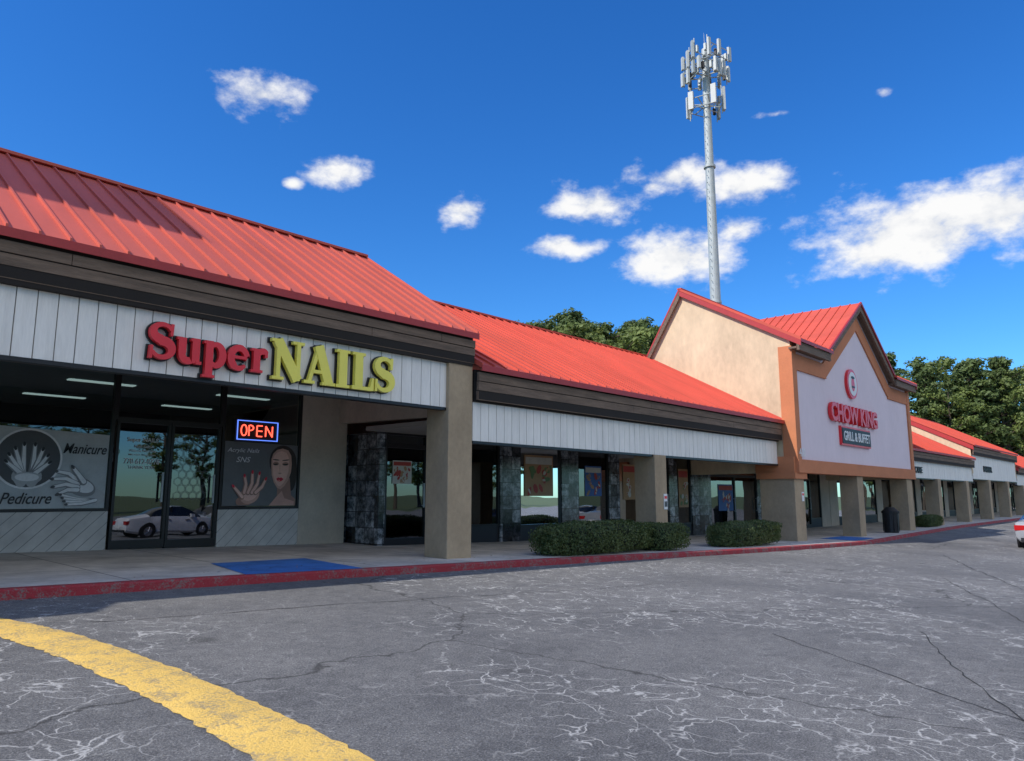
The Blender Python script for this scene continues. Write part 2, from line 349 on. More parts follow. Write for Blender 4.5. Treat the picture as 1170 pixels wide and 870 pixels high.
GL={
'S':(.80,[(Sc,[.10+.17*math.exp(-((i-17)/9)**2) for i in range(len(Sc))]),([(.68,.98),(.66,.66)],.08),([(.09,.02),(.11,.36)],.08)]),
'N':(1.0,[([(.19,.02),(.19,.98)],.11),([(.16,.97),(.80,.03)],.27),([(.80,.02),(.80,.98)],.11),([(.02,.04),(.37,.04)],.08),([(-.02,.96),(.28,.96)],.08),([(.62,.96),(.98,.96)],.08)]),
'A':(1.0,[([(.16,.03),(.46,.98)],.10),([(.44,.99),(.80,.03)],.27),([(.26,.32),(.66,.32)],.09),([(-.01,.04),(.33,.04)],.08),([(.58,.04),(1.0,.04)],.08)]),
'I':(.55,[([(.27,.02),(.27,.98)],.26),([(.04,.04),(.50,.04)],.08),([(.04,.96),(.50,.96)],.08)]),
'L':(.82,[([(.27,.02),(.27,.98)],.26),([(.04,.05),(.78,.05)],.10),([(.04,.96),(.50,.96)],.08),([(.74,.02),(.79,.36)],[.14,.05])]),
'u':(.82,[([(.20,.68),(.20,.30)]+arc(.38,.24,.18,.17,180,300,10),[.22]*2+[.2]*11),([(.62,.70),(.62,.02)],.22),([(.04,.65),(.2,.65)],.08),([(.46,.65),(.62,.65)],.08),([(.62,.045),(.80,.045)],.09)]),
'p':(.82,[([(.22,.70),(.22,-.30)],.22),(arc(.43,.33,.22,.29,130,-140,18),wv(19,.1,.22)),([(.04,-.27),(.42,-.27)],.08),([(.04,.65),(.22,.65)],.08)]),
'e':(.76,[([(.12,.36),(.64,.36)],.09),([(.66,.36)]+arc(.38,.34,.27,.29,5,320,22),[.18]*6+[.2]*6+[.22]*6+[.15]*4+[.1]*2)]),
'r':(.66,[([(.22,.68),(.22,.02)],.22),(arc(.44,.46,.17,.17,160,40,8),wv(9,.12,.2)),([(.50,.55),(.60,.55)],.2),([(.03,.04),(.44,.04)],.08),([(.04,.65),(.2,.65)],.08)]),
}
def word(b,txt,x0,x1,z0,h,yf,depth,mat,back='signblk'):
    tot=sum(GL[c][0] for c in txt); k=(x1-x0)/tot; x=x0; i=0
    for c in txt:
        w,st=GL[c]
        for pts,ws in st:
            P_=[(x+p[0]*k,z0+p[1]*h) for p in pts]; sc=(k+h)/2
            W_=[q*sc for q in ws] if hasattr(ws,'__len__') else ws*sc
            off=.0012*(i%7); i+=1
            strip(b,P_,W_,yf+off,yf+depth*.6+off*.3,mat)
            strip(b,P_,W_,yf+depth*.6+.012+off*.4,yf+depth+off*.3,back,grow=.016)
        x+=w*k
def text(body,x0,x1,z0,z1,y,mat,parent,name,depth=.002,shear=0,offset=0,keep=False):
    cu=bpy.data.curves.new(name,'FONT'); cu.body=body; cu.extrude=.5; cu.shear=shear; cu.offset=offset; cu.resolution_u=4
    o=bpy.data.objects.new('tmp',cu); scn.collection.objects.link(o); bpy.context.view_layer.update()
    me=bpy.data.meshes.new_from_object(o.evaluated_get(bpy.context.evaluated_depsgraph_get())); bpy.data.objects.remove(o)
    n=len(me.vertices); co=np.empty(n*3); me.vertices.foreach_get('co',co); co=co.reshape(-1,3)
    mn=co.min(0); mx=co.max(0)
    X=x0+(co[:,0]-mn[0])/(mx[0]-mn[0])*(x1-x0); Z=z0+(co[:,1]-mn[1])/(mx[1]-mn[1])*(z1-z0); Yv=np.where(co[:,2]>0,y,y+depth)
    me.vertices.foreach_set('co',np.stack([X,Yv,Z],1).ravel()); me.materials.clear(); me.materials.append(M[mat]); me.update()
    ob=bpy.data.objects.new(name,me); scn.collection.objects.link(ob); ob.parent=parent; return ob

def window(parent,x0,x1,y,z0,z1,glass='glassd',door=False,name='window',mull=()):
    b=Mb(); t=.045
    b.box(x0,x0+t,y-.04,y+.05,z0,z1,'frame'); b.box(x1-t,x1,y-.04,y+.05,z0,z1,'frame')
    b.box(x0+t,x1-t,y-.038,y+.048,z1-t,z1,'frame'); b.box(x0+t,x1-t,y-.038,y+.048,z0,z0+(t if not door else .14),'frame')
    for m_ in mull: b.box(x0+t,x1-t,y-.035,y+.045,m_-.03,m_+.03,'frame')
    if door:
        b.box(x1-.13,x1-.10,y-.10,y-.075,z0+.75,z0+1.25,'galv'); b.box(x1-.125,x1-.105,y-.08,y-.03,z0+.78,z0+.80,'galv'); b.box(x1-.125,x1-.105,y-.08,y-.03,z0+1.2,z0+1.22,'galv')
    b.build(name+'_frame',parent)
    b=Mb(); b.add([(x0+t,y,z0+t),(x1-t,y,z0+t),(x1-t,y,z1-t),(x0+t,y,z1-t)],[(0,1,2,3)],glass); b.build(name+'_pane',parent)

# ================= BUILDING 1 : nail salon
B1=empty('nail_salon_building')
gable_roof(B1,-2.95,8.86,8.85,2.77,12.17,4.88,'roof1')
fascia(B1,-2.95,8.84,8.9,2.25,2.66)
b=Mb(); b.box(-2.95,8.80,8.93,9.06,2.2,2.70,'fasciagap'); b.build('fascia_back',B1)
boards(B1,-2.95,8.33,9.02,1.45,2.25)
b=Mb(); b.box(-3,9.0,9.16,13.0,2.12,2.2,'soffit'); b.build('porch_ceiling',B1)
column(B1,8.27,8.82,8.95,9.5,2.26)
column(B1,1.2-.9,1.75-.9,9.2,9.7,2.2)
b=Mb()
b.box(8.03,9.10,12.96,13.15,sz(8.5,13)-.2,2.12,'stuccow')
b.box(-3,9.10,13.9+5,14.1+5,-1.3,2.12,'room'); b.box(-3,9.1,13.0,18.9,2.02,2.10,'ceil'); b.box(8.9,9.1,13.15,18.9,-1.3,2.0,'room')
b.box(-3,9.1,13.1,18.9,-1.2,-.80,'room')
b.prism([(9.2,2.3),(12.17,4.6),(15.2,2.3)],'X',8.5,8.7,'stuccow')
b.box(-3,9.1,19.1,19.3,-1.2,2.6,'stuccow')
b.build('walls',B1)
b=Mb()
for xx in (1.5,4.2,6.9):
    for yy in (14.2,16.8): b.box(xx,xx+1.1,yy,yy+.16,2.0,2.018,'tube')
b.build('ceiling_lights',B1)
b=Mb()
b.box(2.0,3.6,15.0,15.6,-.8,.1,'white'); b.box(4.9,6.2,17.0,17.4,-.8,.35,'dark'); b.box(6.8,7.2,15.4,15.9,-.8,-.2,'signblk'); b.box(6.8,7.2,15.9,16.0,-.2,.35,'signblk'); b.box(7.6,8.7,18.5,18.85,-.8,1.2,'dark'); b.box(1.0,1.5,17,17.4,-.8,.9,'signred')
for i in range(9): b.box(2.0+i*.55,2.3+i*.55,18.6,18.85,.4+(i%3)*.2,1.0+(i%2)*.3,('signred','dark','white')[i%3])
b.box(3.2,7.5,17.9,18.0,1.15,1.9,'dark')
b.build('interior_furniture',B1)
b=Mb()
b.box(-3,4.56,12.97,13.1,-1.1,-.24,'kick'); b.box(6.40,8.03,12.97,13.1,-1.1,-.24,'kick'); b.build('kick_panel',B1)
window(B1,-3,1.9,13,-.24,2.08,'glass'); window(B1,1.9,4.56,13,-.24,2.08,'glass')
window(B1,6.40,8.03,13,-.24,2.08,'glass')
window(B1,4.56,6.40,13,1.25,2.08,'glass',name='transom')
window(B1,4.60,5.48,13,sz(5,13)+.01,1.25,'glassd',True,'door'); window(B1,5.49,6.38,13,sz(6,13)+.01,1.25,'glassd',True,'door')
b=Mb(); word(b,'Super',3.42,4.98,1.60,.46,8.90,.11,'signred'); b.build('sign_letters_super',B1)
b=Mb(); word(b,'NAILS',5.02,7.10,1.545,.555,8.90,.11,'signyel'); b.build('sign_letters_nails',B1)
def flat(b,poly,y,mat): b.add([(p[0],y,p[1]) for p in poly],[list(range(len(poly)))],mat)
def ell(cx,cz,rx,rz_,n=28,a=0):
    ca,sa=math.cos(a),math.sin(a); return [(cx+rx*math.cos(t)*ca-rz_*math.sin(t)*sa,cz+rx*math.cos(t)*sa+rz_*math.sin(t)*ca) for t in [2*math.pi*i/n for i in range(n)]]
def cap(x0,z0,x1,z1,r0,r1,n=8):
    a=math.atan2(z1-z0,x1-x0); return [(x0+r0*math.cos(a+math.pi/2+math.pi*i/n),z0+r0*math.sin(a+math.pi/2+math.pi*i/n)) for i in range(n+1)]+[(x1+r1*math.cos(a-math.pi/2+math.pi*i/n),z1+r1*math.sin(a-math.pi/2+math.pi*i/n)) for i in range(n+1)]
def pm(k,c):
    M[k]=simple(k,c,.5,.14,3,bs=0); return k
pm('pr_bg',(.48,.50,.49)); pm('pr_l',(.80,.79,.77)); pm('pr_m',(.46,.46,.45)); pm('pr_n',(.24,.24,.24)); pm('pr_d',(.08,.08,.08)); pm('pr_k',(.02,.02,.02)); pm('pr_skin',(.82,.50,.40)); pm('pr_skm',(.62,.35,.27)); pm('pr_skd',(.38,.20,.15)); pm('pr_lip',(.70,.02,.05)); pm('pr_hair',(.035,.025,.02)); pm('pr_grey',(.15,.15,.15))
Y0=12.985
def finger(b,x0,z0,x1,z1,r0,r1,y,hi,lo,nail,bend=.0):
    mx_,mz=(x0+x1)/2+bend*(z1-z0),(z0+z1)/2-bend*(x1-x0)
    flat(b,cap(x0,z0,mx_,mz,r0,(r0+r1)/2),y,lo); flat(b,cap(mx_,mz,x1,z1,(r0+r1)/2,r1),y-.0004,lo)
    flat(b,cap(x0+.008,z0+.006,mx_+.006,mz+.006,r0*.62,(r0+r1)*.32),y-.0008,hi); flat(b,cap(mx_+.006,mz+.006,x1,z1,(r0+r1)*.31,r1*.62),y-.0011,hi)
    a=math.atan2(z1-mz,x1-mx_); flat(b,ell(x1+math.cos(a)*r1*.4,z1+math.sin(a)*r1*.4,r1*1.15,r1*.66,12,a),y-.0014,nail)
b=Mb()
flat(b,[(1.95,-.19),(4.5,-.19),(4.5,.98),(1.95,1.08)],Y0,'pr_bg')
flat(b,ell(3.38,.56,.46,.46,40),Y0-.003,'pr_l'); flat(b,ell(3.38,.56,.43,.43,40),Y0-.005,'pr_d')
for sg in (-1,1):
    flat(b,cap(3.38+sg*.10,.30,3.38+sg*.07,.20,.10,.07),Y0-.0065,'pr_m')
    for i in range(4):
        a=math.radians(90-sg*(8+i*20)); L=.37-.03*i
        finger(b,3.38+sg*.06,.30,3.38+sg*.02+L*math.cos(a),.36+L*math.sin(a)+.04,.050,.030,Y0-.008-.002*i,'pr_l','pr_n','pr_k')
flat(b,ell(3.38,.27,.20,.09,20),Y0-.017,'pr_m'); flat(b,ell(3.38,.28,.16,.06,20),Y0-.0175,'pr_l')
flat(b,ell(4.14,.14,.22,.14,24,-.35),Y0-.006,'pr_n'); flat(b,ell(4.15,.16,.18,.10,24,-.35),Y0-.0065,'pr_l')
for i,(dx,dz) in enumerate([(-.30,.20),(-.35,.08),(-.33,-.04),(-.26,-.15)]): finger(b,4.08,.15+dz*.4,4.08+dx,.18+dz,.048,.030,Y0-.008-.002*i,'pr_l','pr_n','pr_d',.12)
finger(b,4.16,.22,4.00,.44,.055,.034,Y0-.017,'pr_l','pr_n','pr_d')
flat(b,cap(4.22,.08,4.38,-.02,.11,.12),Y0-.0045,'pr_m')
for i in range(4): finger(b,4.35,-.07,3.86+.03*i,.02-.05*i,.036,.024,Y0-.020-.0016*i,'pr_l','pr_n','pr_d',-.06)
b.build('manicure_poster',B1)
text('Manicure',3.84,4.47,.66,.82,Y0-.010,'pr_k',B1,'poster_text_manicure',.002,.35,.012)
text('Pedicure',3.06,3.74,-.12,.05,Y0-.010,'pr_k',B1,'poster_text_pedicure',.002,.35,.012)
b=Mb()
flat(b,[(6.47,-.18),(7.97,-.18),(7.97,.98),(6.47,1.0)],Y0,'pr_grey')
flat(b,ell(7.66,.66,.29,.31,32,.1),Y0-.003,'pr_hair'); flat(b,ell(7.86,.45,.11,.35,24),Y0-.0032,'pr_hair')
flat(b,[(7.56,.20),(7.82,.35),(7.86,.02),(7.96,-.06),(7.96,-.18),(7.42,-.18),(7.56,-.04)],Y0-.004,'pr_skd'); flat(b,[(7.54,-.02),(7.66,.1),(7.72,-.04),(7.93,-.10),(7.93,-.18),(7.40,-.18)],Y0-.0045,'pr_skm')
face=[(7.44,.80),(7.52,.88),(7.64,.91),(7.76,.88),(7.83,.78),(7.85,.62),(7.84,.46),(7.79,.31),(7.71,.19),(7.63,.13),(7.56,.15),(7.48,.26),(7.43,.40),(7.41,.58),(7.41,.70)]
flat(b,face,Y0-.006,'pr_skm')
flat(b,[(7.63+(x-7.63)*.80-.015,.54+(z-.54)*.86) for x,z in face],Y0-.0065,'pr_skin')
for ex,wd in ((7.505,.062),(7.71,.068)):
    flat(b,ell(ex,.615,wd,.034,18,.06),Y0-.0075,'pr_skd'); flat(b,ell(ex,.603,wd*.92,.013,16,.06),Y0-.0085,'pr_k'); flat(b,ell(ex+.004,.688,wd*1.15,.011,16,.14 if ex>7.6 else -.05),Y0-.008,'pr_hair')
flat(b,[(7.585,.60),(7.60,.60),(7.605,.46),(7.59,.455)],Y0-.0072,'pr_skm'); flat(b,ell(7.60,.435,.040,.016,14),Y0-.008,'pr_skm'); flat(b,ell(7.60,.424,.028,.006,12),Y0-.0085,'pr_skd')
flat(b,[(7.525,.325),(7.57,.355),(7.60,.345),(7.63,.358),(7.685,.325),(7.64,.285),(7.60,.275),(7.56,.288)],Y0-.008,'pr_lip'); flat(b,ell(7.605,.322,.065,.004,12),Y0-.009,'pr_k'); flat(b,ell(7.59,.30,.02,.006,8),Y0-.0092,'pr_skin')
flat(b,ell(7.00,.02,.20,.16,22,.4),Y0-.010,'pr_skm'); flat(b,ell(7.00,.04,.16,.12,22,.4),Y0-.0105,'pr_skin')
flat(b,cap(6.95,-.06,6.80,-.10,.11,.07),Y0-.0098,'pr_skd')
for i,(x,z) in enumerate([(6.88,.36),(7.03,.43),(7.17,.41),(7.30,.31)]): finger(b,6.88+.075*i,.06,x,z,.046,.032,Y0-.012-.002*i,'pr_skin','pr_skd','pr_lip',.10)
finger(b,6.84,-.02,6.67,.17,.046,.032,Y0-.021,'pr_skin','pr_skd','pr_lip')
b.build('portrait_poster',B1)
text('Acrylic Nails',6.52,7.15,.78,.88,Y0-.010,'pr_l',B1,'poster_text_acrylic',.002,.3); text('SNS',6.70,6.98,.62,.72,Y0-.010,'pr_l',B1,'poster_text_sns',.002,.3)
for i,(t,x0,x1,z0,z1) in enumerate([('Super NAILS',4.78,5.28,.88,.97),('Nail Salon',4.9,5.2,.80,.85),('Walk-ins Welcome',4.82,5.25,.73,.77),('Mon-Sat 10am-7pm',4.82,5.25,.66,.70),('770-612-0778',4.75,5.32,.53,.62),('THANK YOU',4.82,5.24,.45,.50)]):
    text(t,x0,x1,z0,z1,12.985,'white',B1,'door_text',.002,0,.008)
b=Mb()
for r_ in range(9):
    for c_ in range(5):
        cx=5.66+c_*.14+(.07 if r_%2 else 0); cz=.98-r_*.122
        if cx<6.22: strip(b,[(cx+.07*math.cos(math.radians(60*k+30)),cz+.07*math.sin(math.radians(60*k+30))) for k in range(7)],.004,12.983+.0005*((r_+c_)%4),12.988,'pr_n')
b.build('door_decal',B1)
NE=empty('neon_open_sign'); b=Mb()
for (x0,x1,z0,z1) in ((6.66,7.46,1.38,1.395),(6.66,7.46,1.03,1.045)): b.box(x0,x1,12.90,12.915,z0,z1,'neonb')
for x in (6.645,7.46): b.box(x,x+.015,12.90,12.915,1.03,1.395,'neonb')
b.build('neon_border',NE)
b=Mb(); b.box(6.62,7.50,12.925,12.945,1.0,1.42,'signblk'); b.build('backing',NE)
b=Mb(); r=.02
strip(b,arc(6.78,1.21,.055,.10,0,360,20),r,12.90,12.915,'neonr')
strip(b,[(6.88,1.11),(6.88,1.31)],r,12.90,12.915,'neonr'); strip(b,arc(6.90,1.26,.07,.05,90,-90,8),r,12.902,12.917,'neonr')
strip(b,[(7.04,1.11),(7.04,1.31)],r,12.90,12.915,'neonr')
for z in (1.31,1.21,1.11): strip(b,[(7.05,z),(7.15,z)],r,12.902,12.917,'neonr')
strip(b,[(7.22,1.11),(7.22,1.31)],r,12.90,12.915,'neonr'); strip(b,[(7.22,1.31),(7.36,1.11)],r,12.902,12.917,'neonr'); strip(b,[(7.36,1.11),(7.36,1.31)],r,12.904,12.919,'neonr')
b.build('neon_letters',NE)

def storefront(parent,segs,y,ztop,depthroom=6):
    b=Mb()
    x0=segs[0][1]; x1=segs[-1][2]; zf=min(sz(x0,y),sz(x1,y))-.2
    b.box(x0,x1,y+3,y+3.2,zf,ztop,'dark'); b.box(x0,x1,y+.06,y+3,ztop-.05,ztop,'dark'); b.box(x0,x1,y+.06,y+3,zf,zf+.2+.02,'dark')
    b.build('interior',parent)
    tb=Mb()
    for s in segs:
        k,a,c=s[:3]; f=sz((a+c)/2,y)
        if k=='tile': tb.box(a,c,y-.06,y+.2,f-.2,ztop,'slate')
        elif k=='wall': tb.box(a,c,y-.05,y+.2,f-.2,ztop,'stuccow')
        elif k=='win':
            tb.box(a,c,y-.02,y+.15,f-.2,f+.35,'signblk'); window(parent,a,c,y,f+.35,ztop,'glassd')
        elif k=='door':
            mid=(a+c)/2; window(parent,a,c,y,f+2.0,ztop,'glassd',name='transom')
            if c-a>1.2: window(parent,a,mid-.005,y,f,f+2.0,'glassd',True,'door'); window(parent,mid+.005,c,y,f,f+2.0,'glassd',True,'door')
            else: window(parent,a,c,y,f,f+2.0,'glassd',True,'door')
    if tb.v: tb.build('storefront_wall',parent)
def picture(parent,x0,x1,y,z0,z1,cols,name='window_poster',sd=0):
    r=random.Random(sd); b=Mb(); flat(b,[(x0,z0),(x1,z0),(x1,z1),(x0,z1)],y,cols[0]); w=x1-x0; h=z1-z0
    flat(b,[(x0+.04*w,z0+.78*h),(x1-.04*w,z0+.78*h),(x1-.04*w,z0+.95*h),(x0+.04*w,z0+.95*h)],y-.002,cols[1])
    for i in range(14):
        cx=x0+w*r.uniform(.14,.86); cz=z0+h*r.uniform(.1,.7); a=r.uniform(.07,.15)*w; bb=r.uniform(.04,.08)*h; t=r.uniform(0,3)
        flat(b,ell(cx,cz,a,bb,14,t),y-.003-.0006*i,cols[2+i%2]); flat(b,ell(cx,cz,a*.65,bb*.6,9,t+1),y-.0033-.0006*i,cols[(1,3,2,0)[i%4]])
    b.build(name,parent)
pm('po_r',(.46,.05,.035)); pm('po_o',(.46,.26,.12)); pm('po_b',(.05,.14,.40)); pm('po_w',(.62,.58,.50)); pm('po_g',(.14,.22,.07))
# ================= BUILDING 2
B2=empty('restaurant_wing_building')
gable_roof(B2,8.87,21.69,8.78,2.22,13.5,4.75,'roof')
fascia(B2,8.87,21.62,8.84,1.63,2.12)
b=Mb(); b.box(8.87,21.6,8.95,9.0,1.6,2.16,'fasciagap'); b.build('fascia_back',B2)
boards(B2,8.87,21.55,9.0,.93,1.63)
b=Mb(); b.box(8.87,21.6,9.14,12.0,1.28,1.36,'soffit'); b.build('porch_ceiling',B2)
column(B2,14.62,15.12,8.95,9.5,.93)
b=Mb(); b.box(9.2,9.35,11.96,13.1,-1.2,1.28,'slate')
b.box(9.1,21.7,15.2,15.35,-1.3,3.6,'stuccow'); b.prism([(9.4,1.4),(13.5,4.6),(17.5,1.6)],'X',8.9,9.05,'stuccow'); b.build('walls',B2)
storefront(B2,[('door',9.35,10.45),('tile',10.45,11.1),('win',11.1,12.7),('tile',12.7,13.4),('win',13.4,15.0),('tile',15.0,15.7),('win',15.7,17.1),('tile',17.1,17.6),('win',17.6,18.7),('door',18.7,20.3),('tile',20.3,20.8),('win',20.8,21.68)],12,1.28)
YP=11.985
picture(B2,9.55,10.05,YP,.25,.72,['po_w','po_r','po_r','po_o'],sd=1)
picture(B2,13.6,14.7,YP,.0,1.0,['po_o','po_w','po_r','po_g'],sd=2)
picture(B2,16.05,16.8,YP,.0,.8,['po_b','po_w','po_r','po_o'],sd=3)
picture(B2,17.85,18.5,YP,-.1,.9,['po_o','po_r','po_w','po_o'],sd=4)
picture(B2,20.95,21.55,YP,-.35,.85,['po_o','po_r','po_w','po_g'],sd=5)
PS=empty('notice_sign'); b=Mb(); b.box(14.95,15.10,8.935,8.945,-.30,.05,'white'); b.box(14.97,15.08,8.930,8.934,-.06,.0,'signred'); b.box(14.97,15.08,8.930,8.934,-.24,-.12,'pr_d'); b.build('plates',PS)
PS=empty('notice_sign'); b=Mb(); b.box(22.05,22.22,8.535,8.545,-.15,.12,'white'); b.box(22.07,22.20,8.530,8.534,.02,.08,'signred'); b.build('plates',PS)

# ================= BUILDING 3 : buffet
B3=empty('buffet_restaurant_building')
X0,X1=21.7,34.0
gable_roof(B3,X0-.12,X1+.15,8.12,4.62,12.07,6.86,'roof',back=(13.6,4.35),name='main_roof',cut=(24.3,31.3,8.85))
b=Mb()
for xx in (X0,X1-.25):
    b.prism([(8.5,.68),(8.5,4.72),(12.07,6.76),(13.45,4.5),(15.2,4.5),(15.2,-1.5),(13.0,-1.5),(13.0,.68)],'X',xx,xx+.25,'cream')
b.box(X0+.25,X1-.25,15.0,15.2,-1.5,4.5,'cream'); b.build('side_wall',B3)
b=Mb(); b.prism([(X0+.25,1.07),(X0+.25,4.70),(24.28,4.66),(24.5,4.66),(27.8,6.76),(31.1,4.66),(31.32,4.66),(X1-.25,4.70),(X1-.25,1.07)],'Y',8.5,8.75,'lav')
b.build('front_wall',B3)
b=Mb()
b.box(X0-.03,X1+.03,8.42,8.80,.68,1.07,'orange')
b.box(X0-.05,X0+.28,8.44,8.85,1.07,4.45,'orange'); b.box(X1-.28,X1+.05,8.44,8.85,1.07,4.45,'orange')
for i,pts in enumerate(([(X0+.28,4.00),(24.45,4.00)],[(24.36,4.04),(27.85,6.26)],[(27.75,6.26),(31.24,4.04)],[(31.15,4.00),(X1-.28,4.00)])):
    strip(b,pts,.48,8.44+.004*i,8.499,'orange')
b.box(21.5,22.4,8.48,9.66,.50,.68,'orange')
b.box(21.55,22.35,8.52,9.7,.68,1.15,'orange')
b.build('orange_trim',B3,)
b=Mb(); za=6.93; zf_=4.60; xa=27.8; YF=8.2
for sg in (-1,1):
    xe=xa+sg*3.68
    vs=[(xe,YF,zf_-.05),(xa,YF,za-.05),(xa,YF,za),(xe,YF,zf_),(xe,12.07,zf_-.05),(xa,12.07,za-.05),(xa,12.07,za),(xe,12.07,zf_)]
    b.add(vs,[(0,1,2,3),(4,7,6,5),(3,2,6,7),(0,4,5,1),(0,3,7,4)],'roof')
    n=11
    for i in range(n+1):
        y=YF+.02+i*(3.83/n); 
        b.add([(xe,y,zf_),(xa,y,za),(xa,y,za+.035),(xe,y,zf_+.035),(xe,y+.024,zf_),(xa,y+.024,za),(xa,y+.024,za+.035),(xe,y+.024,zf_+.035)],[(0,1,2,3),(4,7,6,5),(3,2,6,7),(0,3,7,4)],'roof')
b.build('gable_roof',B3)
b=Mb()
for sg in (-1,1):
    xe=xa+sg*3.7; off=0 if sg<0 else .003
    b.prism([(xe,zf_-.30),(xa,za-.30),(xa,za-.07),(xe,zf_-.07)],'Y',YF+.03+off,YF+.11+off,'fascia')
    b.prism([(xe,zf_-.07),(xa,za-.07),(xa,za+.03),(xe,zf_+.03)],'Y',YF-.02+off,YF+.04+off,'redtrim')
    b.prism([(xe,zf_-.20),(xa,za-.20),(xa,za-.14),(xe,zf_-.14)],'Y',YF+.12+off,8.49+off,'fascia')
for (a,c) in ((X0-.12,24.2),(31.4,X1+.15)):
    b.box(a,c,8.17,8.25,4.28,4.54,'fascia'); b.box(a,c,8.26,8.5,4.34,4.40,'fascia')
for xx in (X0-.13,X1+.10):
    b.prism([(8.12,4.40),(12.07,6.63),(12.07,6.80),(8.12,4.57)],'X',xx,xx+.05,'redtrim')
    b.prism([(12.07,6.56),(13.62,4.12),(13.62,4.32),(12.07,6.80)],'X',xx-.004,xx+.046,'fascia')
    b.prism([(12.07,6.80),(13.62,4.32),(13.62,4.40),(12.07,6.90)],'X',xx-.01,xx+.05,'redtrim')
b.build('rake_fascia',B3)
b=Mb(); b.box(X0+.25,X1-.25,8.8,12.0,1.28,1.36,'soffit'); b.build('porch_ceiling',B3)
for (a,c,d,e) in ((21.58,22.3,8.55,9.6),(26.95,27.55,8.5,9.1),(32.95,33.7,8.5,9.15)): column(B3,a,c,d,e,.68 if a>22 else .50)
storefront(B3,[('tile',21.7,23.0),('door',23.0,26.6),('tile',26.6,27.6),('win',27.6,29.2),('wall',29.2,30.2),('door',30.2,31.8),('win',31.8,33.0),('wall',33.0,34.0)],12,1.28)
picture(B3,23.6,24.7,YP,-.5,.4,['po_b','po_r','po_w','po_r'],sd=6); picture(B3,28.0,29.0,YP,-.4,.8,['po_b','po_w','po_r','po_o'],sd=7); picture(B3,30.4,30.9,YP,-.4,.5,['po_w','po_g','po_r','po_o'],sd=8)
text('CHOW KING',24.5,29.25,2.42,3.05,8.36,'signred',B3,'sign_letters_main',.12,0,.035)
b=Mb(); b.prism([(x,z) for x,z in [(25.5,1.74),(28.4,1.74),(28.4,2.26),(25.5,2.26)]],'Y',8.40,8.5,'signblk')
b.box(25.44,28.46,8.42,8.499,1.68,1.74,'signred'); b.box(25.44,28.46,8.42,8.499,2.26,2.32,'signred'); b.box(25.44,25.5,8.42,8.499,1.74,2.26,'signred'); b.box(28.4,28.46,8.42,8.499,1.74,2.26,'signred')
b.build('sign_box',B3); text('GRILL & BUFFET',25.62,28.28,1.84,2.16,8.385,'white',B3,'sign_letters_small',.014,0,.015)
b=Mb(); b.prism(ell(26.85,3.86,.52,.52,36),'Y',8.40,8.5,'signred'); b.prism(ell(26.85,3.86,.42,.42,36),'Y',8.385,8.399,'white')
b.prism(ell(26.85,3.84,.15,.24,20),'Y',8.375,8.384,'signred'); b.prism(ell(26.85,4.08,.17,.05,16),'Y',8.372,8.3745,'signblk'); b.box(26.70,27.0,8.370,8.3715,3.72,3.78,'signblk')
b.build('round_logo',B3)
text('400',21.80,22.25,1.15,1.40,8.43,'pr_l',B3,'address_number',.008)

# ================= buildings 4,5,6
def wing(name,x0,x1,ze,zr,zf0,zp,cols,segs,cream=False,ye=8.78,yr=13.5,rm='roof'):
    B=empty(name); gable_roof(B,x0+.01,x1-.01,ye,ze,yr,zr,rm); fascia(B,x0+.02,x1-.02,ye+.06,zf0,ze-.1)
    boards(B,x0+.05,x1-.05,9.0,zp,zf0,.3)
    b=Mb(); b.box(x0,x1,9.14,12,zp+.35,zp+.42,'soffit'); b.build('porch_ceiling',B)
    b=Mb(); m_='cream' if cream else 'stuccow'
    for xx in (x0+.03,x1-.23): b.prism([(9.0,ze-.25),(yr,zr-.12),(2*yr-9.0,ze-.25),(2*yr-9,-1.5),(13,-1.5),(13,zp+.3),(9.0,zp+.3)],'X',xx,xx+.2,m_)
    b.box(x0+.23,x1-.23,17.6,17.8,-1.5,ze-.2,m_)
    b.prism([(ye+.05,ze-.30),(yr,zr-.30),(yr,zr-.06),(ye+.05,ze-.06)],'X',x0-.05,x0+.01,'redtrim'); b.build('walls',B)
    for c in cols: column(B,c-.3,c+.3,8.9,9.5,zp)
    storefront(B,segs,12,zp+.35); return B
def segrun(x0,x1,seed):
    out=[];x=x0; i=0
    ks=['wall','win','door','win','wall','win','wall','door','win']
    while x<x1-.8:
        k=ks[i%9]; w={'wall':1.0,'win':1.9,'door':1.8}[k]; e=min(x+w,x1); out.append((k,x,e)); x=e; i+=1
    if x<x1: out.append(('wall',x,x1))
    return out
B4=wing('shop_building',34.02,48,2.06,4.6,1.55,.80,[40,46],segrun(34.05,48,1))
text('NAIL CARE',35.0,37.4,1.02,1.30,8.95,'signblk',B4,'shop_sign',.05,0,.02)
B5=wing('shop_building',48.02,62,2.85,5.3,2.3,.95,[52,58],segrun(48.05,62,2),True,rm='roof')
text('BARBER',51,53.4,1.4,1.75,8.95,'signblk',B5,'shop_sign',.05,0,.02)
B6=wing('shop_building',62.02,92,2.0,4.4,1.5,.75,[64,70,76,82,88],segrun(62.05,92,3))
B0=empty('corner_shop_building')
gable_roof(B0,-16,-3.0,8.9,4.5,12.07,6.6,'roof')
b=Mb(); b.box(-15.9,-3.05,9.2,9.4,.9,4.5,'lav'); b.box(-3.2,-3.0,9.4,15,-1,4.4,'cream'); b.box(-15.9,-15.7,9.4,15,-1,4.4,'cream'); b.box(-15.7,-3.2,14.8,15,-1,4.4,'cream')
b.box(-15.9,-3.05,9.14,9.2,.6,.9,'orange')
b.box(-8.5,-2.35,12.3,17.5,4.2,10.5,'cream'); b.build('walls',B0)  # upper block and its roof: invented unseen tower, casts shadow on the salon roof
